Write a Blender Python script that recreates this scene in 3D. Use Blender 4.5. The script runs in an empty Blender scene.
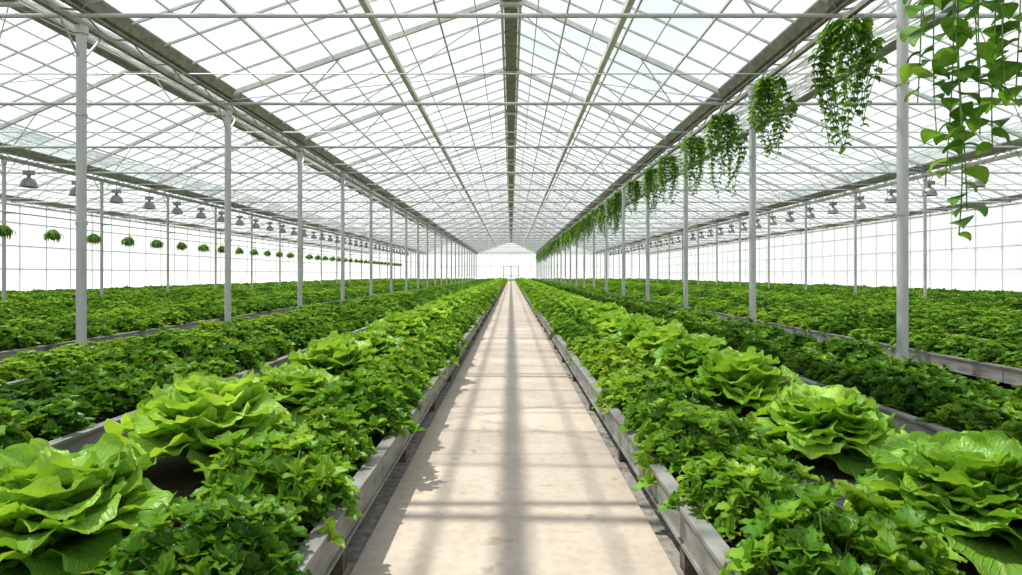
import bpy, math, random
from mathutils import Vector, Matrix
random.seed(7)
R=random.random
def U(a,b): return a+(b-a)*R()
scene=bpy.context.scene
F=620.0; CH=1.70
FR=5.9                     # frame spacing
TIE0=11.4                  # a tie / left post position
Y0,Y1=-6.31,TIE0+FR*23+.01
Z_G=6.75; Z_R=9.5
GUT=[-33.0,-20.2,-7.9,6.0,19.5,33.0]
RID=[-26.6,-14.0,0.0,12.75,26.2]

# ------------------------------------------------------------ materials
def newmat(n):
    m=bpy.data.materials.new(n); m.use_nodes=True
    nt=m.node_tree; nt.nodes.clear()
    o=nt.nodes.new('ShaderNodeOutputMaterial')
    return m,nt,o
def N(nt,t,**k):
    n=nt.nodes.new(t)
    for a,b in k.items(): setattr(n,a,b)
    return n
def ramp(nt,stops):
    r=N(nt,'ShaderNodeValToRGB'); e=r.color_ramp.elements
    while len(e)<len(stops): e.new(0.5)
    for i,(p,c) in enumerate(stops):
        e[i].position=p; e[i].color=(c[0],c[1],c[2],1)
    return r
def noisy(name,c1,c2,scale=6,rough=.7,metal=0,bump=.1,detail=6,stretch=(1,1,1),mid=(.35,.65)):
    m,nt,o=newmat(name); L=nt.links
    tc=N(nt,'ShaderNodeNewGeometry'); mp=N(nt,'ShaderNodeMapping'); mp.inputs['Scale'].default_value=stretch
    L.new(tc.outputs['Position'],mp.inputs['Vector'])
    nz=N(nt,'ShaderNodeTexNoise'); nz.inputs['Scale'].default_value=scale; nz.inputs['Detail'].default_value=detail
    L.new(mp.outputs[0],nz.inputs['Vector'])
    r=ramp(nt,[(mid[0],c1),(mid[1],c2)]); L.new(nz.outputs['Fac'],r.inputs[0])
    b=N(nt,'ShaderNodeBsdfPrincipled'); b.inputs['Roughness'].default_value=rough; b.inputs['Metallic'].default_value=metal
    L.new(r.outputs[0],b.inputs['Base Color'])
    bp=N(nt,'ShaderNodeBump'); bp.inputs['Strength'].default_value=bump; bp.inputs['Distance'].default_value=.02
    L.new(nz.outputs['Fac'],bp.inputs['Height']); L.new(bp.outputs[0],b.inputs['Normal'])
    L.new(b.outputs[0],o.inputs[0]); return m
M_steel=noisy('galvanised_steel',(.42,.43,.42),(.50,.51,.50),4,.42,.2,.01,stretch=(1,1,.3))
M_beam=noisy('weathered_beam',(.20,.19,.15),(.33,.32,.27),5,.6,.1,.05)
M_bar=noisy('glazing_bar_alu',(.58,.58,.55),(.72,.72,.69),4,.5,.05,.02)
M_wbar=noisy('wall_frame_white',(.66,.68,.68),(.76,.78,.78),4,.5,0,.02)
M_panel=noisy('bed_panel_metal',(.145,.145,.135),(.27,.265,.245),7,.6,.1,.2,stretch=(1,.5,2))
M_soil=noisy('dark_potting_soil',(.012,.010,.008),(.05,.04,.03),30,.95,0,1)
M_leg=noisy('leg_wood_block',(.07,.05,.035),(.16,.12,.09),12,.85,0,.4)
M_pipe=noisy('black_drip_pipe',(.02,.02,.022),(.05,.05,.055),12,.4,0,.02)
M_floor=noisy('gravel_floor',(.16,.145,.125),(.32,.295,.26),14,.9,0,.6,detail=12)
M_ground=noisy('outside_ground',(.45,.47,.42),(.62,.63,.58),1.2,.95,0,.2)
M_lampw=noisy('lamp_enamel',(.20,.205,.20),(.28,.285,.28),10,.4,.3,.02)
M_basket=noisy('basket_coir',(.10,.06,.03),(.2,.13,.07),25,.9,0,.5)
M_door=noisy('door_frame_paint',(.74,.76,.76),(.82,.84,.84),5,.5,0,.02)

def concrete():
    m,nt,o=newmat('path_concrete'); L=nt.links
    g=N(nt,'ShaderNodeNewGeometry')
    n1=N(nt,'ShaderNodeTexNoise'); n1.inputs['Scale'].default_value=1.3; n1.inputs['Detail'].default_value=9
    n2=N(nt,'ShaderNodeTexNoise'); n2.inputs['Scale'].default_value=16; n2.inputs['Detail'].default_value=10
    n3=N(nt,'ShaderNodeTexNoise'); n3.inputs['Scale'].default_value=5; n3.inputs['Detail'].default_value=3
    for n in (n1,n2,n3): L.new(g.outputs['Position'],n.inputs['Vector'])
    r1=ramp(nt,[(.3,(.43,.355,.285)),(.7,(.53,.45,.37))]); L.new(n1.outputs['Fac'],r1.inputs[0])
    r2=ramp(nt,[(.35,(.88,.87,.86)),(.6,(1,1,1))]); L.new(n2.outputs['Fac'],r2.inputs[0])
    r3=ramp(nt,[(.27,(.55,.47,.38)),(.36,(1,1,1))]); L.new(n3.outputs['Fac'],r3.inputs[0])
    a=N(nt,'ShaderNodeMix',data_type='RGBA',blend_type='MULTIPLY'); a.inputs[0].default_value=1
    L.new(r1.outputs[0],a.inputs[6]); L.new(r2.outputs[0],a.inputs[7])
    c=N(nt,'ShaderNodeMix',data_type='RGBA',blend_type='MULTIPLY'); c.inputs[0].default_value=.6
    L.new(a.outputs[2],c.inputs[6]); L.new(r3.outputs[0],c.inputs[7])
    b=N(nt,'ShaderNodeBsdfPrincipled'); b.inputs['Roughness'].default_value=.6
    L.new(c.outputs[2],b.inputs['Base Color'])
    bp=N(nt,'ShaderNodeBump'); bp.inputs['Strength'].default_value=.15; bp.inputs['Distance'].default_value=.01
    L.new(n2.outputs['Fac'],bp.inputs['Height']); L.new(bp.outputs[0],b.inputs['Normal'])
    L.new(b.outputs[0],o.inputs[0]); return m
M_conc=concrete()

def glass(name,tr_lo,tr_hi,col,tcol):
    m,nt,o=newmat(name); L=nt.links
    at=N(nt,'ShaderNodeAttribute',attribute_name='pane')
    g=N(nt,'ShaderNodeNewGeometry'); nz=N(nt,'ShaderNodeTexNoise'); nz.inputs['Scale'].default_value=.8; nz.inputs['Detail'].default_value=5
    mpp=N(nt,'ShaderNodeMapping'); mpp.inputs['Scale'].default_value=(1.6,.5,1); L.new(g.outputs['Position'],mpp.inputs[0])
    L.new(mpp.outputs[0],nz.inputs['Vector'])
    mx=N(nt,'ShaderNodeMath',operation='MULTIPLY_ADD'); mx.inputs[1].default_value=.7; L.new(at.outputs['Fac'],mx.inputs[0])
    m2=N(nt,'ShaderNodeMath',operation='MULTIPLY'); m2.inputs[1].default_value=.5; L.new(nz.outputs['Fac'],m2.inputs[0]); L.new(m2.outputs[0],mx.inputs[2])
    mr=N(nt,'ShaderNodeMapRange'); mr.inputs['To Min'].default_value=tr_lo; mr.inputs['To Max'].default_value=tr_hi; L.new(mx.outputs[0],mr.inputs['Value'])
    t=N(nt,'ShaderNodeBsdfTransparent'); t.inputs[0].default_value=(*tcol,1)
    tl=N(nt,'ShaderNodeBsdfTranslucent'); tl.inputs[0].default_value=(*col,1)
    gl=N(nt,'ShaderNodeBsdfDiffuse'); gl.inputs[0].default_value=(*col,1)
    a=N(nt,'ShaderNodeMixShader'); a.inputs[0].default_value=.25; L.new(tl.outputs[0],a.inputs[1]); L.new(gl.outputs[0],a.inputs[2])
    b=N(nt,'ShaderNodeMixShader'); L.new(mr.outputs[0],b.inputs[0]); L.new(a.outputs[0],b.inputs[1]); L.new(t.outputs[0],b.inputs[2])
    L.new(b.outputs[0],o.inputs[0]); return m
M_roof=glass('roof_glass',.58,.94,(.72,.77,.79),(.90,.95,.975))
M_wall=glass('wall_polycarbonate',.30,.6,(.88,.90,.90),(.95,.97,.98))

def leafmat(name,cd,cm,cb,vein=.0,trans=.30,rough=.42,crinkle=0.):
    m,nt,o=newmat(name); L=nt.links
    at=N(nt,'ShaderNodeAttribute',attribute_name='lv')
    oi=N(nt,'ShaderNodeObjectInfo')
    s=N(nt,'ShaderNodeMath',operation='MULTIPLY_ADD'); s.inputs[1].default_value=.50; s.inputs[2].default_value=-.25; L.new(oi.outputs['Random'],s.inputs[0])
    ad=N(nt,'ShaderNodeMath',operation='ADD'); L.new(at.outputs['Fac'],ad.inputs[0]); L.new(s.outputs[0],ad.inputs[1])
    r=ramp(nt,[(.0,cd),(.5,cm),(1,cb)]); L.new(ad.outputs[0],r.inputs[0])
    uv=N(nt,'ShaderNodeUVMap'); sp=N(nt,'ShaderNodeSeparateXYZ'); L.new(uv.outputs[0],sp.inputs[0])
    a1=N(nt,'ShaderNodeMath',operation='SUBTRACT'); a1.inputs[1].default_value=.5; L.new(sp.outputs[0],a1.inputs[0])
    ab=N(nt,'ShaderNodeMath',operation='ABSOLUTE'); L.new(a1.outputs[0],ab.inputs[0])
    mid=N(nt,'ShaderNodeMapRange'); mid.inputs['From Min'].default_value=.012; mid.inputs['From Max'].default_value=.05; mid.inputs['To Min'].default_value=1; mid.inputs['To Max'].default_value=0; L.new(ab.outputs[0],mid.inputs['Value'])
    k=N(nt,'ShaderNodeMath',operation='MULTIPLY_ADD'); k.inputs[1].default_value=-1.1; L.new(ab.outputs[0],k.inputs[0]); L.new(sp.outputs[1],k.inputs[2])
    k2=N(nt,'ShaderNodeMath',operation='MULTIPLY'); k2.inputs[1].default_value=58; L.new(k.outputs[0],k2.inputs[0])
    sn=N(nt,'ShaderNodeMath',operation='SINE'); L.new(k2.outputs[0],sn.inputs[0])
    sv=N(nt,'ShaderNodeMapRange'); sv.inputs['From Min'].default_value=.70; sv.inputs['From Max'].default_value=1; L.new(sn.outputs[0],sv.inputs['Value'])
    mxv=N(nt,'ShaderNodeMath',operation='MAXIMUM'); L.new(mid.outputs[0],mxv.inputs[0]); L.new(sv.outputs[0],mxv.inputs[1])
    vs=N(nt,'ShaderNodeMath',operation='MULTIPLY'); vs.inputs[1].default_value=vein; L.new(mxv.outputs[0],vs.inputs[0])
    mc=N(nt,'ShaderNodeMix',data_type='RGBA'); L.new(vs.outputs[0],mc.inputs[0]); L.new(r.outputs[0],mc.inputs[6]); mc.inputs[7].default_value=(.52,.70,.22,1)
    bp=N(nt,'ShaderNodeBump'); bp.inputs['Strength'].default_value=.65; bp.inputs['Distance'].default_value=.012; bp.invert=True
    if crinkle:
        tco=N(nt,'ShaderNodeTexCoord'); vo=N(nt,'ShaderNodeTexNoise'); vo.inputs['Scale'].default_value=26; vo.inputs['Detail'].default_value=3
        L.new(tco.outputs['Object'],vo.inputs['Vector'])
        cm_=N(nt,'ShaderNodeMath',operation='MULTIPLY_ADD'); cm_.inputs[1].default_value=crinkle; L.new(vo.outputs['Fac'],cm_.inputs[0]); L.new(mxv.outputs[0],cm_.inputs[2]); L.new(cm_.outputs[0],bp.inputs['Height'])
    else: L.new(mxv.outputs[0],bp.inputs['Height'])
    b=N(nt,'ShaderNodeBsdfPrincipled'); b.inputs['Roughness'].default_value=rough; b.inputs['Specular IOR Level'].default_value=.4
    L.new(mc.outputs[2],b.inputs['Base Color']); L.new(bp.outputs[0],b.inputs['Normal'])
    t=N(nt,'ShaderNodeBsdfTranslucent'); 
    hs=N(nt,'ShaderNodeMix',data_type='RGBA',blend_type='MULTIPLY'); hs.inputs[0].default_value=1; hs.inputs[7].default_value=(1.28,1.14,.43,1)
    L.new(mc.outputs[2],hs.inputs[6]); L.new(hs.outputs[2],t.inputs[0])
    mx=N(nt,'ShaderNodeMixShader'); mx.inputs[0].default_value=trans; L.new(b.outputs[0],mx.inputs[1]); L.new(t.outputs[0],mx.inputs[2])
    L.new(mx.outputs[0],o.inputs[0]); return m
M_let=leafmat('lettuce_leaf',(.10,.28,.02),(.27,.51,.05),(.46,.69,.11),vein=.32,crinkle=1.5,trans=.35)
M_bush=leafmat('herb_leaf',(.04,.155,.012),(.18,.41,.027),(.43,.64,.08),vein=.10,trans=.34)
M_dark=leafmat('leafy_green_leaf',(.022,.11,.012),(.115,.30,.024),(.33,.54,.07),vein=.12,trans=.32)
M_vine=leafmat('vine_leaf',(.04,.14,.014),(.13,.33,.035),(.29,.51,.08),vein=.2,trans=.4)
M_stem=noisy('plant_stem',(.10,.22,.04),(.18,.32,.07),20,.6,0,.05)

# ------------------------------------------------------------ mesh builder
class MB:
    def __init__(s): s.v=[];s.f=[];s.m=[];s.attr=[];s.uv=[]
    def quad(s,pts,mi=0,at=0.):
        b=len(s.v); s.v+= [tuple(p) for p in pts]; s.f.append(tuple(range(b,b+len(pts)))); s.m.append(mi); s.attr.append(at)
    def box(s,x0,x1,y0,y1,z0,z1,mi=0):
        b=len(s.v)
        s.v+=[(x0,y0,z0),(x1,y0,z0),(x1,y1,z0),(x0,y1,z0),(x0,y0,z1),(x1,y0,z1),(x1,y1,z1),(x0,y1,z1)]
        for f in ((0,3,2,1),(4,5,6,7),(0,1,5,4),(1,2,6,5),(2,3,7,6),(3,0,4,7)):
            s.f.append(tuple(b+i for i in f)); s.m.append(mi); s.attr.append(0)
    def beam(s,p0,p1,w,h,mi=0):
        p0=Vector(p0);p1=Vector(p1);d=(p1-p0).normalized()
        up=Vector((0,0,1)) if abs(d.z)<.95 else Vector((0,1,0))
        sx=d.cross(up).normalized(); uz=sx.cross(d).normalized()
        b=len(s.v)
        for p in (p0,p1):
            for a,c in ((-1,-1),(1,-1),(1,1),(-1,1)):
                s.v.append(tuple(p+sx*a*w/2+uz*c*h/2))
        for f in ((0,1,2,3),(7,6,5,4),(0,4,5,1),(1,5,6,2),(2,6,7,3),(3,7,4,0)):
            s.f.append(tuple(b+i for i in f)); s.m.append(mi); s.attr.append(0)
    def cyl(s,p0,p1,r,n=8,mi=0,r1=None):
        if r1 is None:r1=r
        p0=Vector(p0);p1=Vector(p1);d=(p1-p0).normalized()
        up=Vector((0,0,1)) if abs(d.z)<.95 else Vector((0,1,0))
        sx=d.cross(up).normalized(); uz=sx.cross(d).normalized()
        b=len(s.v)
        for p,rr in ((p0,r),(p1,r1)):
            for i in range(n):
                a=2*math.pi*i/n; s.v.append(tuple(p+sx*math.cos(a)*rr+uz*math.sin(a)*rr))
        for i in range(n):
            j=(i+1)%n; s.f.append((b+i,b+j,b+n+j,b+n+i)); s.m.append(mi); s.attr.append(0)
        s.f.append(tuple(b+i for i in range(n))[::-1]); s.m.append(mi); s.attr.append(0)
        s.f.append(tuple(b+n+i for i in range(n))); s.m.append(mi); s.attr.append(0)
    def lathe(s,c,prof,n=16,mi=0):
        b=len(s.v)
        for r,z in prof:
            for i in range(n):
                a=2*math.pi*i/n; s.v.append((c[0]+r*math.cos(a),c[1]+r*math.sin(a),c[2]+z))
        for k in range(len(prof)-1):
            for i in range(n):
                j=(i+1)%n; s.f.append((b+k*n+i,b+k*n+j,b+(k+1)*n+j,b+(k+1)*n+i)); s.m.append(mi); s.attr.append(0)
    def grid(s,rows,at,mi=0,uv=True):
        b=len(s.v); nr=len(rows); nc=len(rows[0])
        for r in rows:
            for p in r: s.v.append(tuple(p))
        for i in range(nr-1):
            for j in range(nc-1):
                s.f.append((b+i*nc+j,b+i*nc+j+1,b+(i+1)*nc+j+1,b+(i+1)*nc+j)); s.m.append(mi); s.attr.append(at)
                s.uv.append((len(s.f)-1,[(j/(nc-1),i/(nr-1)),((j+1)/(nc-1),i/(nr-1)),((j+1)/(nc-1),(i+1)/(nr-1)),(j/(nc-1),(i+1)/(nr-1))]))
    def mesh(s,name,mats,attrname='pane',smooth=False):
        me=bpy.data.meshes.new(name); me.from_pydata(s.v,[],s.f)
        for m in mats: me.materials.append(m)
        me.polygons.foreach_set('material_index',s.m)
        a=me.attributes.new(attrname,'FLOAT','FACE'); a.data.foreach_set('value',[float(x) for x in s.attr])
        if s.uv:
            ul=me.uv_layers.new(name='UVMap')
            for fi,co in s.uv:
                ls=me.polygons[fi].loop_start
                for k in range(4): ul.data[ls+k].uv=co[k]
        if smooth: me.polygons.foreach_set('use_smooth',[True]*len(s.f))
        me.update(); return me
    def obj(s,name,mats,attrname='pane',smooth=False,loc=(0,0,0)):
        o=bpy.data.objects.new(name,s.mesh(name,mats,attrname,smooth)); o.location=loc
        scene.collection.objects.link(o); return o

# ------------------------------------------------------------ leaves
def leaf(mb,base,az,e0,e1,L,W,at,nu,nv,kind='let',mi=0,ruf=.1,roll=0.,cup=.15):
    base=Vector(base); out=Vector((math.cos(az),math.sin(az),0)); side=Vector((-math.sin(az),math.cos(az),0))
    p=base.copy(); rows=[]; ph=U(0,6.28); ph2=U(0,6.28); kf=U(2.8,3.8)
    for i in range(nv+1):
        v=i/nv
        if kind=='let': v=1-(1-v)**1.25              # denser rows near the rounded tip
        e=e0+(e1-e0)*(v**1.6 if kind=='let' else v)
        d=out*math.cos(e)+Vector((0,0,1))*math.sin(e); n=-out*math.sin(e)+Vector((0,0,1))*math.cos(e)
        if i: p=p+d*(L*(v-vprev))
        vprev=v
        if kind=='let':
            if v<.22: w=W*(.14+.50*v/.22)
            elif v<.60: w=W*(.64+.36*math.sin((v-.22)/.38*math.pi/2))
            else: w=W*math.sqrt(max(0.02,1-((v-.60)/.405)**2))
            w*=(.95 if i%2 else 1.03)
        elif kind=='tooth':
            w=W*math.sin(math.pi*min(1,v**.85*.97+.02))
            w*= 1.15 if i%2 else .78
        else:
            w=W*(math.sin(math.pi*min(1,(v**.62)*.99+.005)))
        row=[]
        for j in range(nu+1):
            u=-1+2*j/nu
            z=cup*W*u*u
            if kind=='let':
                z+=ruf*L*(abs(u)**2)*math.sin(kf*2*math.pi*v+ph+(1.3 if u>0 else 0))*min(1,v*2.5)
                z+=.014*L*math.sin(30*v-10*abs(u)+ph2)*min(1,abs(u)*3)
            s2=side*math.cos(roll)+n*math.sin(roll)
            q=p+s2*(u*w)+n*z
            row.append(q)
        rows.append(row)
    mb.grid(rows,at,mi)

def lettuce(seed):
    random.seed(seed); mb=MB(); n=74
    for i in range(n):
        t=i/(n-1)
        az=i*2.39996+U(-.3,.3)
        L=(.54-.22*t)*U(.84,1.1); W=(.178-.060*t)*U(.85,1.15)
        e0=.38+1.05*t+U(-.10,.10); e1=-.75+1.30*t+U(-.2,.2)
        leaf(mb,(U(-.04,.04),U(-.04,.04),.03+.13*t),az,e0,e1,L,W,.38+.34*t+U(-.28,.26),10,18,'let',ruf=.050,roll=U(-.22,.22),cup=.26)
    return mb.mesh('lettuce_plant',[M_let],'lv',True)
def herb(seed,R0=.40,H=.36,shoots=120,LL=.105,WW=.034,mat=None,kind='tooth',nl=7):
    random.seed(seed); mb=MB()
    for i in range(shoots):
        u=(i+.5)/shoots; zz=1-u*1.02; th=i*2.39996+U(-.3,.3)
        rr=math.sqrt(max(0,1-zz*zz)); k=U(.74,1.12)*(1 if i%3 else .78)
        lump=1+.13*math.sin(3*th+seed)+.09*math.sin(5*th+2*seed)
        nrm=Vector((rr*math.cos(th),rr*math.sin(th),max(zz,0)))
        c=Vector((nrm.x*R0*k*lump,nrm.y*R0*k*lump,.04+nrm.z*H*k*lump))
        base=Vector((c.x*.35,c.y*.35,0)); mb.cyl(base,c,.004,3,1)
        a0=U(0,6.28); br=U(-.22,.25)+.7*(k-.86)
        tilt=math.atan2(rr,max(zz,.01))
        for j in range(nl):
            az=a0+j*2*math.pi/nl+U(-.2,.2)
            o=math.cos(az-th)*rr
            e=.85-.85*o*min(1,tilt)+U(-.2,.3)
            sz=U(.7,1.15)
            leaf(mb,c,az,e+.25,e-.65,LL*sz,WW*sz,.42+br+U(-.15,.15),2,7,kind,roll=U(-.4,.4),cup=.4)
        leaf(mb,c,U(0,6.28),1.4,.9,LL*.7,WW*.7,.75+br,2,7,kind,cup=.4)
    return mb.mesh('herb_plant',[mat or M_bush,M_stem],'lv',True)

def src_collection(name,meshes):
    c=bpy.data.collections.new(name)
    for i,me in enumerate(meshes):
        o=bpy.data.objects.new(name+'_plant',me); c.objects.link(o)
    return c
C_let=src_collection('lettuce',[lettuce(s) for s in (11,12,13,14)])
C_herb=src_collection('herb',[herb(s) for s in (21,22,23,24)])
C_dark=src_collection('leafy_green',[herb(s,.40,.30,95,.125,.046,M_dark,'oval',6) for s in (31,32,33)])

def gn_group(coll,name):
    g=bpy.data.node_groups.new(name,'GeometryNodeTree')
    g.interface.new_socket('Geometry',in_out='INPUT',socket_type='NodeSocketGeometry')
    g.interface.new_socket('Geometry',in_out='OUTPUT',socket_type='NodeSocketGeometry')
    n=g.nodes; l=g.links
    gi=n.new('NodeGroupInput'); go=n.new('NodeGroupOutput')
    ip=n.new('GeometryNodeInstanceOnPoints'); ci=n.new('GeometryNodeCollectionInfo')
    ci.inputs['Collection'].default_value=coll; ci.inputs['Separate Children'].default_value=True; ci.inputs['Reset Children'].default_value=True
    l.new(gi.outputs[0],ip.inputs['Points']); l.new(ci.outputs[0],ip.inputs['Instance'])
    ip.inputs['Pick Instance'].default_value=True
    def at(nm,t):
        a=n.new('GeometryNodeInputNamedAttribute'); a.data_type=t; a.inputs['Name'].default_value=nm; return a.outputs[0]
    l.new(at('idx','INT'),ip.inputs['Instance Index'])
    er=n.new('FunctionNodeEulerToRotation'); l.new(at('rot','FLOAT_VECTOR'),er.inputs[0]); l.new(er.outputs[0],ip.inputs['Rotation'])
    l.new(at('scl','FLOAT_VECTOR'),ip.inputs['Scale'])
    l.new(ip.outputs[0],go.inputs[0]); return g
G_let=gn_group(C_let,'scatter_lettuce'); G_herb=gn_group(C_herb,'scatter_herb'); G_dark=gn_group(C_dark,'scatter_leafy')
def scatter(name,pts,g,nvar,zs=1.0):
    me=bpy.data.meshes.new(name); me.from_pydata([p[0] for p in pts],[],[])
    a=me.attributes.new('rot','FLOAT_VECTOR','POINT'); a.data.foreach_set('vector',[c for p in pts for c in (U(-.08,.08),U(-.08,.08),U(0,6.28))])
    a=me.attributes.new('scl','FLOAT_VECTOR','POINT'); a.data.foreach_set('vector',[c for p in pts for c in (p[1],p[1],zs*p[1]*U(.85,1.15))])
    a=me.attributes.new('idx','INT','POINT'); a.data.foreach_set('value',[random.randrange(nvar) for p in pts])
    o=bpy.data.objects.new(name,me); scene.collection.objects.link(o)
    m=o.modifiers.new('scatter','NODES'); m.node_group=g
    return o
random.seed(99)

# ------------------------------------------------------------ raised beds
BY0,BY1=.3,Y1-5
ZS=.33; ZT=.38
def bed(xa,xb,pipes=()):
    mb=MB()
    mb.box(xa+.05,xb-.05,BY0+.04,BY1-.04,.20,ZS-.02,1)
    seg=4.2; y=BY0
    while y<BY1-.1:
        ye=min(y+seg-.015,BY1)
        for x,sg in ((xa,1),(xb,-1)):
            x0,x1=sorted((x,x+sg*.045)); mb.box(x0,x1,y,ye,.18,ZT,0)
            x0,x1=sorted((x-sg*.02,x+sg*.075)); mb.box(x0,x1,y,ye,ZT,ZT+.025,0)
            x0,x1=sorted((x-sg*.012,x)); mb.box(x0,x1,y,ye,.18,.205,0)
        y+=seg
    for y in (BY0,BY1-.04): mb.box(xa+.05,xb-.05,y,y+.04,.18,ZT,0)
    y=BY0+1.1
    while y<BY1:
        for x in (xa+.02,xb-.14): mb.box(x,x+.12,y,y+.10,0,.18,2); 
        mb.box(xa+.14,xb-.14,y+.01,y+.09,.10,.18,2)
        y+=2.1
    for px in pipes: mb.cyl((px,BY0+.1,ZS+.03),(px,BY1-.1,ZS+.03),.035,8,3)
    return mb.obj('raised_bed',[M_panel,M_soil,M_leg,M_pipe])
def row(x,step,s,y0=BY0+.6,y1=BY1-.5,jx=.05,js=.12,ph=0):
    pts=[]; y=y0+ph
    while y<y1:
        pts.append(((x+U(-jx,jx),y+U(-.08,.08),ZS-.03),s*U(1-js,1+js))); y+=step*U(.92,1.08)
    return pts
bed(-2.95,-.93,(-1.80,)); bed(.96,3.05,(1.86,))
def even(x,y0,step,s):
    pts=[];y=y0
    while y<BY1-.6: pts.append(((x+U(-.04,.04),y,ZS-.02),s*U(.95,1.08))); y+=step*U(.98,1.02)
    return pts
scatter('herb_row',row(-1.31,.88,.92,js=.15),G_herb,4)
scatter('lettuce_row',even(-2.15,1.38,1.55,1.27),G_let,4)
scatter('leafy_green_row',row(-2.45,1.55,.6,y0=2.15,js=.05),G_dark,3)
scatter('herb_row',row(1.35,.88,.93,js=.15),G_herb,4)
scatter('lettuce_row',even(2.36,1.62,1.55,1.24),G_let,4)
scatter('leafy_green_row',row(2.5,1.55,.5,y0=2.38,js=.05),G_dark,3)
beds=[(-5.45,-3.5),(-7.2,-5.95),(-10.2,-8.45),(-12.7,-10.85),(-15.1,-13.3),(-17.5,-15.7),(-19.8,-18.2),(-22.6,-20.7),(-25.1,-23.2),(-27.6,-25.7),(-30.1,-28.2),
      (3.6,5.5),(6.9,8.7),(9.4,11.3),(12.0,13.9),(14.6,16.5),(17.2,18.9),(20.1,22.0),(22.7,24.6),(25.3,27.2),(27.9,29.8)]
for i,(a,b) in enumerate(beds):
    bed(a,b)
    w=b-a; n=2; st=.84
    ys=.3 if abs(a)<9 else abs(a)*.55
    pts=[]
    kind='herb' if i in (1,3,6,8,12,14,15,18) else 'dark'
    for k in range(n):
        x=a+w*(k+.5)/n
        pts+=row(x,st,.98 if w>1.4 else .78,y0=max(BY0+.5,ys),ph=U(0,.4),jx=.06,js=.2)
    if kind=='herb': scatter('herb_row',pts,G_herb,4,.75)
    else: scatter('leafy_green_row',pts,G_dark,3,.88)

# ------------------------------------------------------------ floor & path
mb=MB(); mb.box(-33.2,33.2,Y0-.2,Y1+.2,-.2,0); mb.obj('floor',[M_floor])
mb=MB(); mb.box(-250,250,-150,450,-.6,-.22); mb.obj('outside_ground',[M_ground])
mb=MB(); y=Y0+.3
while y<Y1-.4:
    mb.box(-.90,.93,y,min(y+5.893,Y1-.3),0,.02); y+=5.9
mb.obj('concrete_path',[M_conc])

# ------------------------------------------------------------ roof
def slope_z(bay,x):
    g0,g1,r=GUT[bay],GUT[bay+1],RID[bay]
    return Z_G+(Z_R-Z_G)*((x-g0)/(r-g0) if x<=r else (g1-x)/(g1-r))
roof=MB(); bars=MB(); steel=MB()
PS=FR/5
frames=[TIE0+FR*k for k in range(-3,24)]
frames=[f for f in frames if Y0<=f<=Y1]
ys=[];y=TIE0-FR*3
while y<=Y1+.01:
    if y>=Y0-.01: ys.append(y)
    y+=PS
Y0r,Y1r=ys[0],ys[-1]
for b in range(5):
    for (xa,xb) in ((GUT[b],RID[b]),(GUT[b+1],RID[b])):
        nseg=4
        for i in range(len(ys)-1):
            for k in range(nseg):
                p=R()
                x0=xa+(xb-xa)*k/nseg; x1=xa+(xb-xa)*(k+1)/nseg
                z0=slope_z(b,x0); z1=slope_z(b,x1)
                roof.quad([(x0,ys[i],z0),(x1,ys[i],z1),(x1,ys[i+1],z1),(x0,ys[i+1],z0)],0,p)
        for i,yy in enumerate(ys):
            big=(i%5==0)
            bars.beam((xa,yy,Z_G-.05),(xb,yy,Z_R-.05),.10 if big else .04,.14 if big else .05)
        for k in range(1,nseg*2):
            x=xa+(xb-xa)*k/(nseg*2); z=slope_z(b,x)-(.12 if k%2==0 else .06)
            bars.beam((x,Y0r,z),(x,Y1r,z),.05 if k%2==0 else .03,.06 if k%2==0 else .035)
        for i in range(0,len(frames)-1):
            f0,f1=frames[i],frames[i+1]
            za,zb=Z_G-.2,Z_R-.25
            if i%2==0:
                steel.cyl((xa,f0,za),(xb,f1,zb),.015,5)
                steel.cyl((xb,f0,zb),(xa,f1,za),.015,5)
roof.obj('ceiling',[M_roof])
xp=3.46
bars.obj('roof_glazing_bars',[M_bar])
dr=MB()
for x in (-xp,xp*.8):
    z=slope_z(2,x)-.20; dr.beam((x,Y0r,z),(x,Y1r,z),.15,.16)
    for f in frames: dr.box(x-.06,x+.06,f-.06,f+.06,z,z+.15)
dr.obj('roof_purlin',[M_bar])
g=MB()
for r in RID:
    g.box(r-.20,r+.20,Y0r,Y1r,Z_R-.24,Z_R+.02,0)
    g.box(r-.30,r-.22,Y0r,Y1r,Z_R-.20,Z_R-.10,1); g.box(r+.22,r+.30,Y0r,Y1r,Z_R-.20,Z_R-.10,1)
    for f in frames: g.box(r-.32,r+.32,f-.08,f+.08,Z_R-.32,Z_R-.22,1)
g.obj('roof_ridge_beam',[M_beam,M_bar])
for gi,x in enumerate(GUT):
    g=MB()
    prof=[(-.24,.10),(-.24,.06),(-.12,-.14),(.12,-.14),(.24,.06),(.24,.10),(.18,.10),(.09,-.08),(-.09,-.08),(-.18,.10)]
    b=len(g.v)
    for yy in (Y0r,Y1r):
        for px,pz in prof: g.v.append((x+px,yy,Z_G+pz))
    n=len(prof)
    for i in range(n):
        j=(i+1)%n; g.f.append((b+i,b+j,b+n+j,b+n+i)); g.m.append(0); g.attr.append(0)
    zt,zb=Z_G-.20,Z_G-.46
    g.beam((x,Y0r,zt),(x,Y1r,zt),.09,.06,0); g.beam((x,Y0r,zb),(x,Y1r,zb),.10,.08,0)
    yy=Y0r;k=0; st=FR/8
    while yy<Y1r-.1:
        a,c=(zt,zb) if k%2==0 else (zb,zt)
        g.cyl((x,yy,a),(x,yy+st,c),.018,5,0); yy+=st;k+=1
    g.obj('roof_gutter_beam',[M_beam,M_steel])
for f in frames:
    steel.cyl((GUT[0],f,Z_G-.30),(GUT[-1],f,Z_G-.30),.045,8)
for f in frames[:-1]:
    steel.cyl((GUT[0],f+FR/2,Z_G-.42),(GUT[-1],f+FR/2,Z_G-.42),.016,5)
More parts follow.
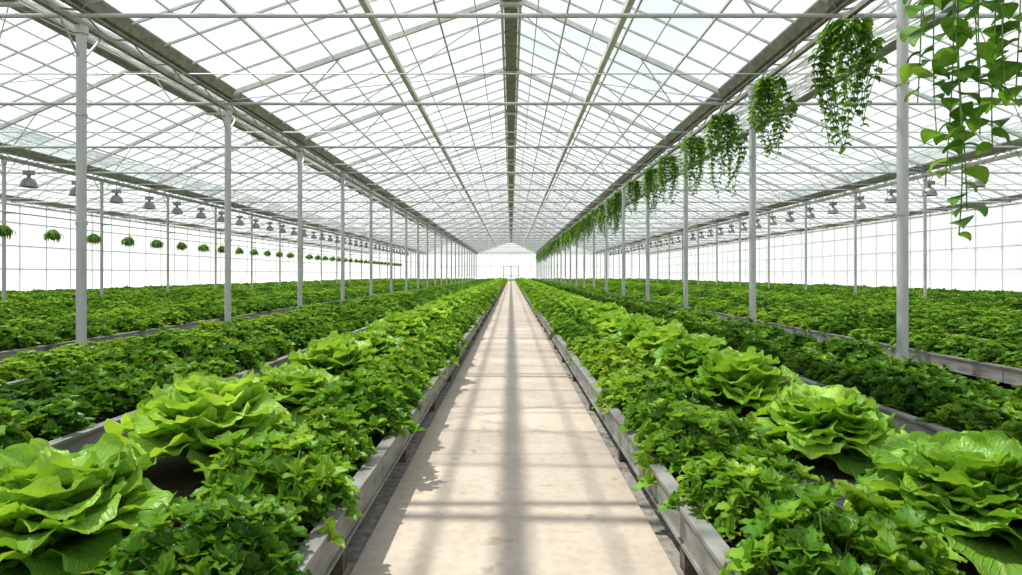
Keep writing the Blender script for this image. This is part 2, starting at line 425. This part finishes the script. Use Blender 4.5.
for b in range(5):
    for f in frames:
        for (xa,xb) in ((GUT[b],RID[b]),(GUT[b+1],RID[b])):
            x1=xa+(xb-xa)*.25; x2=xa+(xb-xa)*.5; 
            steel.cyl((x1,f,Z_G-.3),(x1+(x2-x1)*.6,f,slope_z(b,x1+(x2-x1)*.6)-.1),.02,5)
steel.obj('roof_tie_rods',[M_steel])

# ------------------------------------------------------------ posts
def post_mesh(r):
    mb=MB()
    mb.cyl((0,0,0.02),(0,0,Z_G-.5),r,16)
    mb.box(-.15,.15,-.15,.15,0,.02)
    mb.cyl((0,0,Z_G-.64),(0,0,Z_G-.50),r*1.35,16)
    mb.beam((0,-.55,Z_G-.52),(0,0,Z_G-1.15),.03,.03); mb.beam((0,.55,Z_G-.52),(0,0,Z_G-1.15),.03,.03)
    for z in (2.6,4.6): mb.cyl((0,0,z),(0,0,z+.05),r*1.18,16)
    me=mb.mesh('support_post',[M_steel]); return me
def posts(x,y0,r):
    me=post_mesh(r); y=y0
    while y>Y0+FR: y-=FR
    while y<Y1-1:
        o=bpy.data.objects.new('support_post',me); o.location=(x,y,0); scene.collection.objects.link(o); y+=FR
posts(-7.9,11.4,.085); posts(6.0,9.5,.08)
posts(-20.2,11.4+1.5,.07); posts(19.5,9.5+2,.07)

# ------------------------------------------------------------ walls
def wall_grid(name,p0,p1,zt,nz,nx,gable=None):
    mb=MB(); p0=Vector((*p0,0));p1=Vector((*p1,0))
    for i in range(nx):
        for k in range(nz):
            a=p0.lerp(p1,i/nx);b=p0.lerp(p1,(i+1)/nx); z0=.5+(zt-.5)*k/nz; z1=.5+(zt-.5)*(k+1)/nz
            mb.quad([(a.x,a.y,z0),(b.x,b.y,z0),(b.x,b.y,z1),(a.x,a.y,z1)],0,R())
    for i in range(nx+1):
        a=p0.lerp(p1,i/nx); mb.beam((a.x,a.y,0),(a.x,a.y,zt),.07,.07,1)
    for k in range(nz+1):
        z=.5+(zt-.5)*k/nz; mb.beam((p0.x,p0.y,z),(p1.x,p1.y,z),.08,.08,1)
    mb.beam((p0.x,p0.y,.25),(p1.x,p1.y,.25),.16,.5,2)
    if gable:
        y=p0.y
        for b in range(5):
            g0,g1,r=GUT[b],GUT[b+1],RID[b]
            mb.f.append((len(mb.v),len(mb.v)+1,len(mb.v)+2)); mb.v+=[(g0,y,zt),(g1,y,zt),(r,y,Z_R)]; mb.m.append(0); mb.attr.append(R())
            for k in range(1,4):
                x=g0+(g1-g0)*k/4; mb.beam((x,y,zt),(x,y,slope_z(b,x)),.05,.05,1)
            mb.beam((g0,y,zt),(r,y,Z_R),.08,.08,1); mb.beam((g1,y,zt),(r,y,Z_R),.08,.08,1)
    return mb.obj(name,[M_wall,M_wbar,M_panel])
wall_grid('wall_left',(-33,Y0r),(-33,Y1r),Z_G-.1,4,64)
wall_grid('wall_right',(33,Y0r),(33,Y1r),Z_G-.1,4,64)
wall_grid('wall_back',(-33,Y1r),(33,Y1r),Z_G,2,14,True)
wall_grid('wall_front',(-33,Y0r),(33,Y0r),Z_G,4,30,True)
mb=MB(); yd=Y1r-.12
mb.box(-1.9,-1.75,yd-.06,yd,0,3.6,0); mb.box(1.75,1.9,yd-.06,yd,0,3.6,0); mb.box(-1.9,1.9,yd-.06,yd,3.5,3.65,0)
for s in (-1,1):
    x0,x1=(-1.75,-.02) if s<0 else (.02,1.75)
    mb.box(x0,x0+.10,yd-.05,yd-.01,.03,3.5,0); mb.box(x1-.10,x1,yd-.05,yd-.01,.03,3.5,0)
    mb.box(x0,x1,yd-.05,yd-.01,.03,.35,0); mb.box(x0,x1,yd-.05,yd-.01,1.3,1.40,0)
    mb.quad([(x0,yd-.03,.3),(x1,yd-.03,.3),(x1,yd-.03,3.5),(x0,yd-.03,3.5)],1,.5)
    mb.cyl((s*.18,yd-.1,1.0),(s*.18,yd-.1,1.25),.02,6,2)
mb.obj('door_1',[M_door,M_wall,M_pipe])

# ------------------------------------------------------------ hanging vines
def vine_mesh(seed,strands,L,spread,leafL,leafW,dens,top=0.):
    random.seed(seed); mb=MB()
    for i in range(strands):
        a=U(0,6.28); r=spread*math.sqrt(R()); x0,y0=r*math.cos(a)*.75,r*math.sin(a)*.75
        ln=L*(U(.25,.75) if i%3 else U(.75,1.0)); n=max(4,int(ln/dens)); p=Vector((x0,y0,top)); sx,sy=math.cos(a)*.5,math.sin(a)*.5
        ph=U(0,6)
        for k in range(n):
            t=k/n; bul=.07*math.cos(math.pi*t*1.1)
            q=p+Vector((sx*bul*dens/.1+.03*math.sin(9*t+ph),sy*bul*dens/.1+.03*math.cos(8*t+ph),-dens))
            mb.cyl(p,q,.007,4,1); p=q
            for m in range(3 if t<.6 else 2):
                az=U(0,6.28); s=U(.6,1.2)*(1-.35*t)
                leaf(mb,p,az,U(-.2,.5),U(-1.5,-.9),leafL*s,leafW*s,.50+U(-.4,.45),2,6,'oval',cup=.3,roll=U(-.4,.4))
    return mb.mesh('hanging_vine',[M_vine,M_stem],'lv',True)
vm=[vine_mesh(s,24,2.4,.33,.155,.062,.125) for s in (51,52,53,54)]
random.seed(5)
y=11.0;k=0
while y<140:
    yy=y; d=(yy-9.5+FR/2)%FR-FR/2
    if abs(d)<.85: yy+= .85*(1 if d>=0 else -1)-d
    o=bpy.data.objects.new('hanging_vine',vm[k%4]); o.location=(5.98,yy,Z_G-.50); o.rotation_euler=(0,0,U(0,6.28)); s=U(.92,1.08); o.scale=(s,s,s*U(.80,1.05))
    scene.collection.objects.link(o); y+=3.2*U(.95,1.03);k+=1
random.seed(77); mb=MB()
yt=TIE0-FR
for i in range(12):
    x0=3.60+.085*i+U(-.04,.04); y0=yt+U(-.05,.05)
    zend=[3.9,3.3,3.0,2.5,2.05,2.35,3.0,3.4,2.9,3.4,3.6,3.3][i]
    p=Vector((x0,y0,Z_G-.3)); ph=U(0,6); k=0
    while p.z>zend:
        q=Vector((x0+.06*math.sin(p.z*2+ph),y0+.10*math.cos(p.z*1.7+ph),p.z-.11)); mb.cyl(p,q,.006,5,1); p=q;k+=1
        if R()<(.80 if p.z>3.3 else .60):
            az=U(0,6.28); s=U(.55,1.2)
            leaf(mb,p,az,U(-.1,.5),U(-1.5,-.8),.19*s,.100*s,.45+U(-.35,.45),4,8,'oval',cup=.25,roll=U(-.5,.5))
mb.obj('trailing_vine',[M_vine,M_stem],'lv',True)

# ------------------------------------------------------------ lamps and rails
lm=MB()
lm.box(-.16,.16,-.10,.10,-.16,0,0); lm.cyl((0,0,-.26),(0,0,-.16),.06,10,0)
lm.lathe((0,0,-.26),[(.07,0),(.16,-.05),(.24,-.16),(.28,-.32),(.30,-.34),(.265,-.32),(.22,-.16),(.15,-.06),(.05,-.02)],18,0)
lm.cyl((0,0,-.42),(0,0,-.28),.045,10,1); lm.cyl((0,0,0),(0,0,.245),.015,6,0)
lamp_me=lm.mesh('grow_lamp',[M_lampw,M_wall],smooth=False)
for x in (-19.6,18.9):
    y=14.0
    while y<120:
        o=bpy.data.objects.new('grow_lamp',lamp_me); o.location=(x,y,Z_G-.85); o.scale=(1.1,1.1,1.1); scene.collection.objects.link(o); y+=2.8
    rl=MB(); rl.beam((x,Y0r,Z_G-.52),(x,Y1r,Z_G-.52),.07,.09)
    for f in frames: rl.cyl((x,f,Z_G-.50),(x,f,Z_G-.35),.02,6)
    rl.obj('lamp_rail',[M_beam])
random.seed(3)
hb=MB()
hb.lathe((0,0,0),[(.02,-.20),(.10,-.19),(.17,-.11),(.20,0),(.21,.02),(.18,.0)],14,2)
for a in range(3):
    an=a*2.094; hb.cyl((.19*math.cos(an),.19*math.sin(an),0),(0,0,.62),.006,4,1)
hb.cyl((0,0,.6),(0,0,.74),.012,5,1)
for i in range(230):
    a=U(0,6.28); rr=U(.02,.24); z=U(0,.30)*(1-rr/.35)
    leaf(hb,(rr*math.cos(a),rr*math.sin(a),z),a+U(-.6,.6),U(-.2,1.3),U(-2.4,-1.2),U(.16,.46),.05,.65+U(-.3,.4),2,5,'oval',cup=.3)
hbm=hb.mesh('hanging_basket',[M_vine,M_steel,M_basket],'lv',True)
x=-20.2; y=24.
while y<110:
    o=bpy.data.objects.new('hanging_basket',hbm); o.location=(x+.55,y,3.35); o.rotation_euler=(0,0,U(0,6.28)); s=U(.62,.85); o.scale=(s,s,1)
    scene.collection.objects.link(o); y+=2.6
rl=MB(); rl.cyl((x+.55,Y0r,4.12),(x+.55,Y1r,4.12),.03,8)
yy=12.9
while yy<Y1-1: rl.cyl((x+.085,yy,4.12),(x+.55,yy,4.12),.02,6); yy+=FR
rl.obj('basket_rail',[M_steel])

# ------------------------------------------------------------ light
w=bpy.data.worlds.new('World'); scene.world=w; w.use_nodes=True; nt=w.node_tree; nt.nodes.clear(); L=nt.links
out=nt.nodes.new('ShaderNodeOutputWorld'); bg=nt.nodes.new('ShaderNodeBackground'); bg.inputs[1].default_value=1.14
tc=nt.nodes.new('ShaderNodeTexCoord'); sp=nt.nodes.new('ShaderNodeSeparateXYZ'); L.new(tc.outputs['Generated'],sp.inputs[0])
r=ramp(nt,[(0.0,(.97,.97,.975)),(.25,(.85,.885,.905)),(1,(.68,.79,.87))]); L.new(sp.outputs[2],r.inputs[0])
nz=nt.nodes.new('ShaderNodeTexNoise'); nz.inputs['Scale'].default_value=3.2; nz.inputs['Detail'].default_value=7
mp=nt.nodes.new('ShaderNodeMapping'); mp.inputs['Scale'].default_value=(1,1,2.2); L.new(tc.outputs['Generated'],mp.inputs[0]); L.new(mp.outputs[0],nz.inputs['Vector'])
cr=ramp(nt,[(.40,(0,0,0)),(.64,(1,1,1))]); L.new(nz.outputs['Fac'],cr.inputs[0])
mx=nt.nodes.new('ShaderNodeMix'); mx.data_type='RGBA'; L.new(cr.outputs[0],mx.inputs[0]); L.new(r.outputs[0],mx.inputs[6]); mx.inputs[7].default_value=(1,1,1,1)
L.new(mx.outputs[2],bg.inputs[0]); L.new(bg.outputs[0],out.inputs[0])
sd=bpy.data.lights.new('sun','SUN'); sd.energy=6.6; sd.angle=math.radians(.9); sd.color=(1,.94,.85)
so=bpy.data.objects.new('sun',sd); so.rotation_euler=Vector((-.43,.15,1)).to_track_quat('Z','Y').to_euler(); so.location=(-8,3,20); scene.collection.objects.link(so)

# ------------------------------------------------------------ camera
cd=bpy.data.cameras.new('camera'); cd.sensor_width=36; cd.lens=36*F/1022; cd.shift_y=-(287.5-274)/1022; cd.clip_end=600
co=bpy.data.objects.new('camera',cd); co.location=(0,0,CH); co.rotation_euler=(math.radians(90),0,0); scene.collection.objects.link(co); scene.camera=co
scene.view_settings.view_transform='Standard'
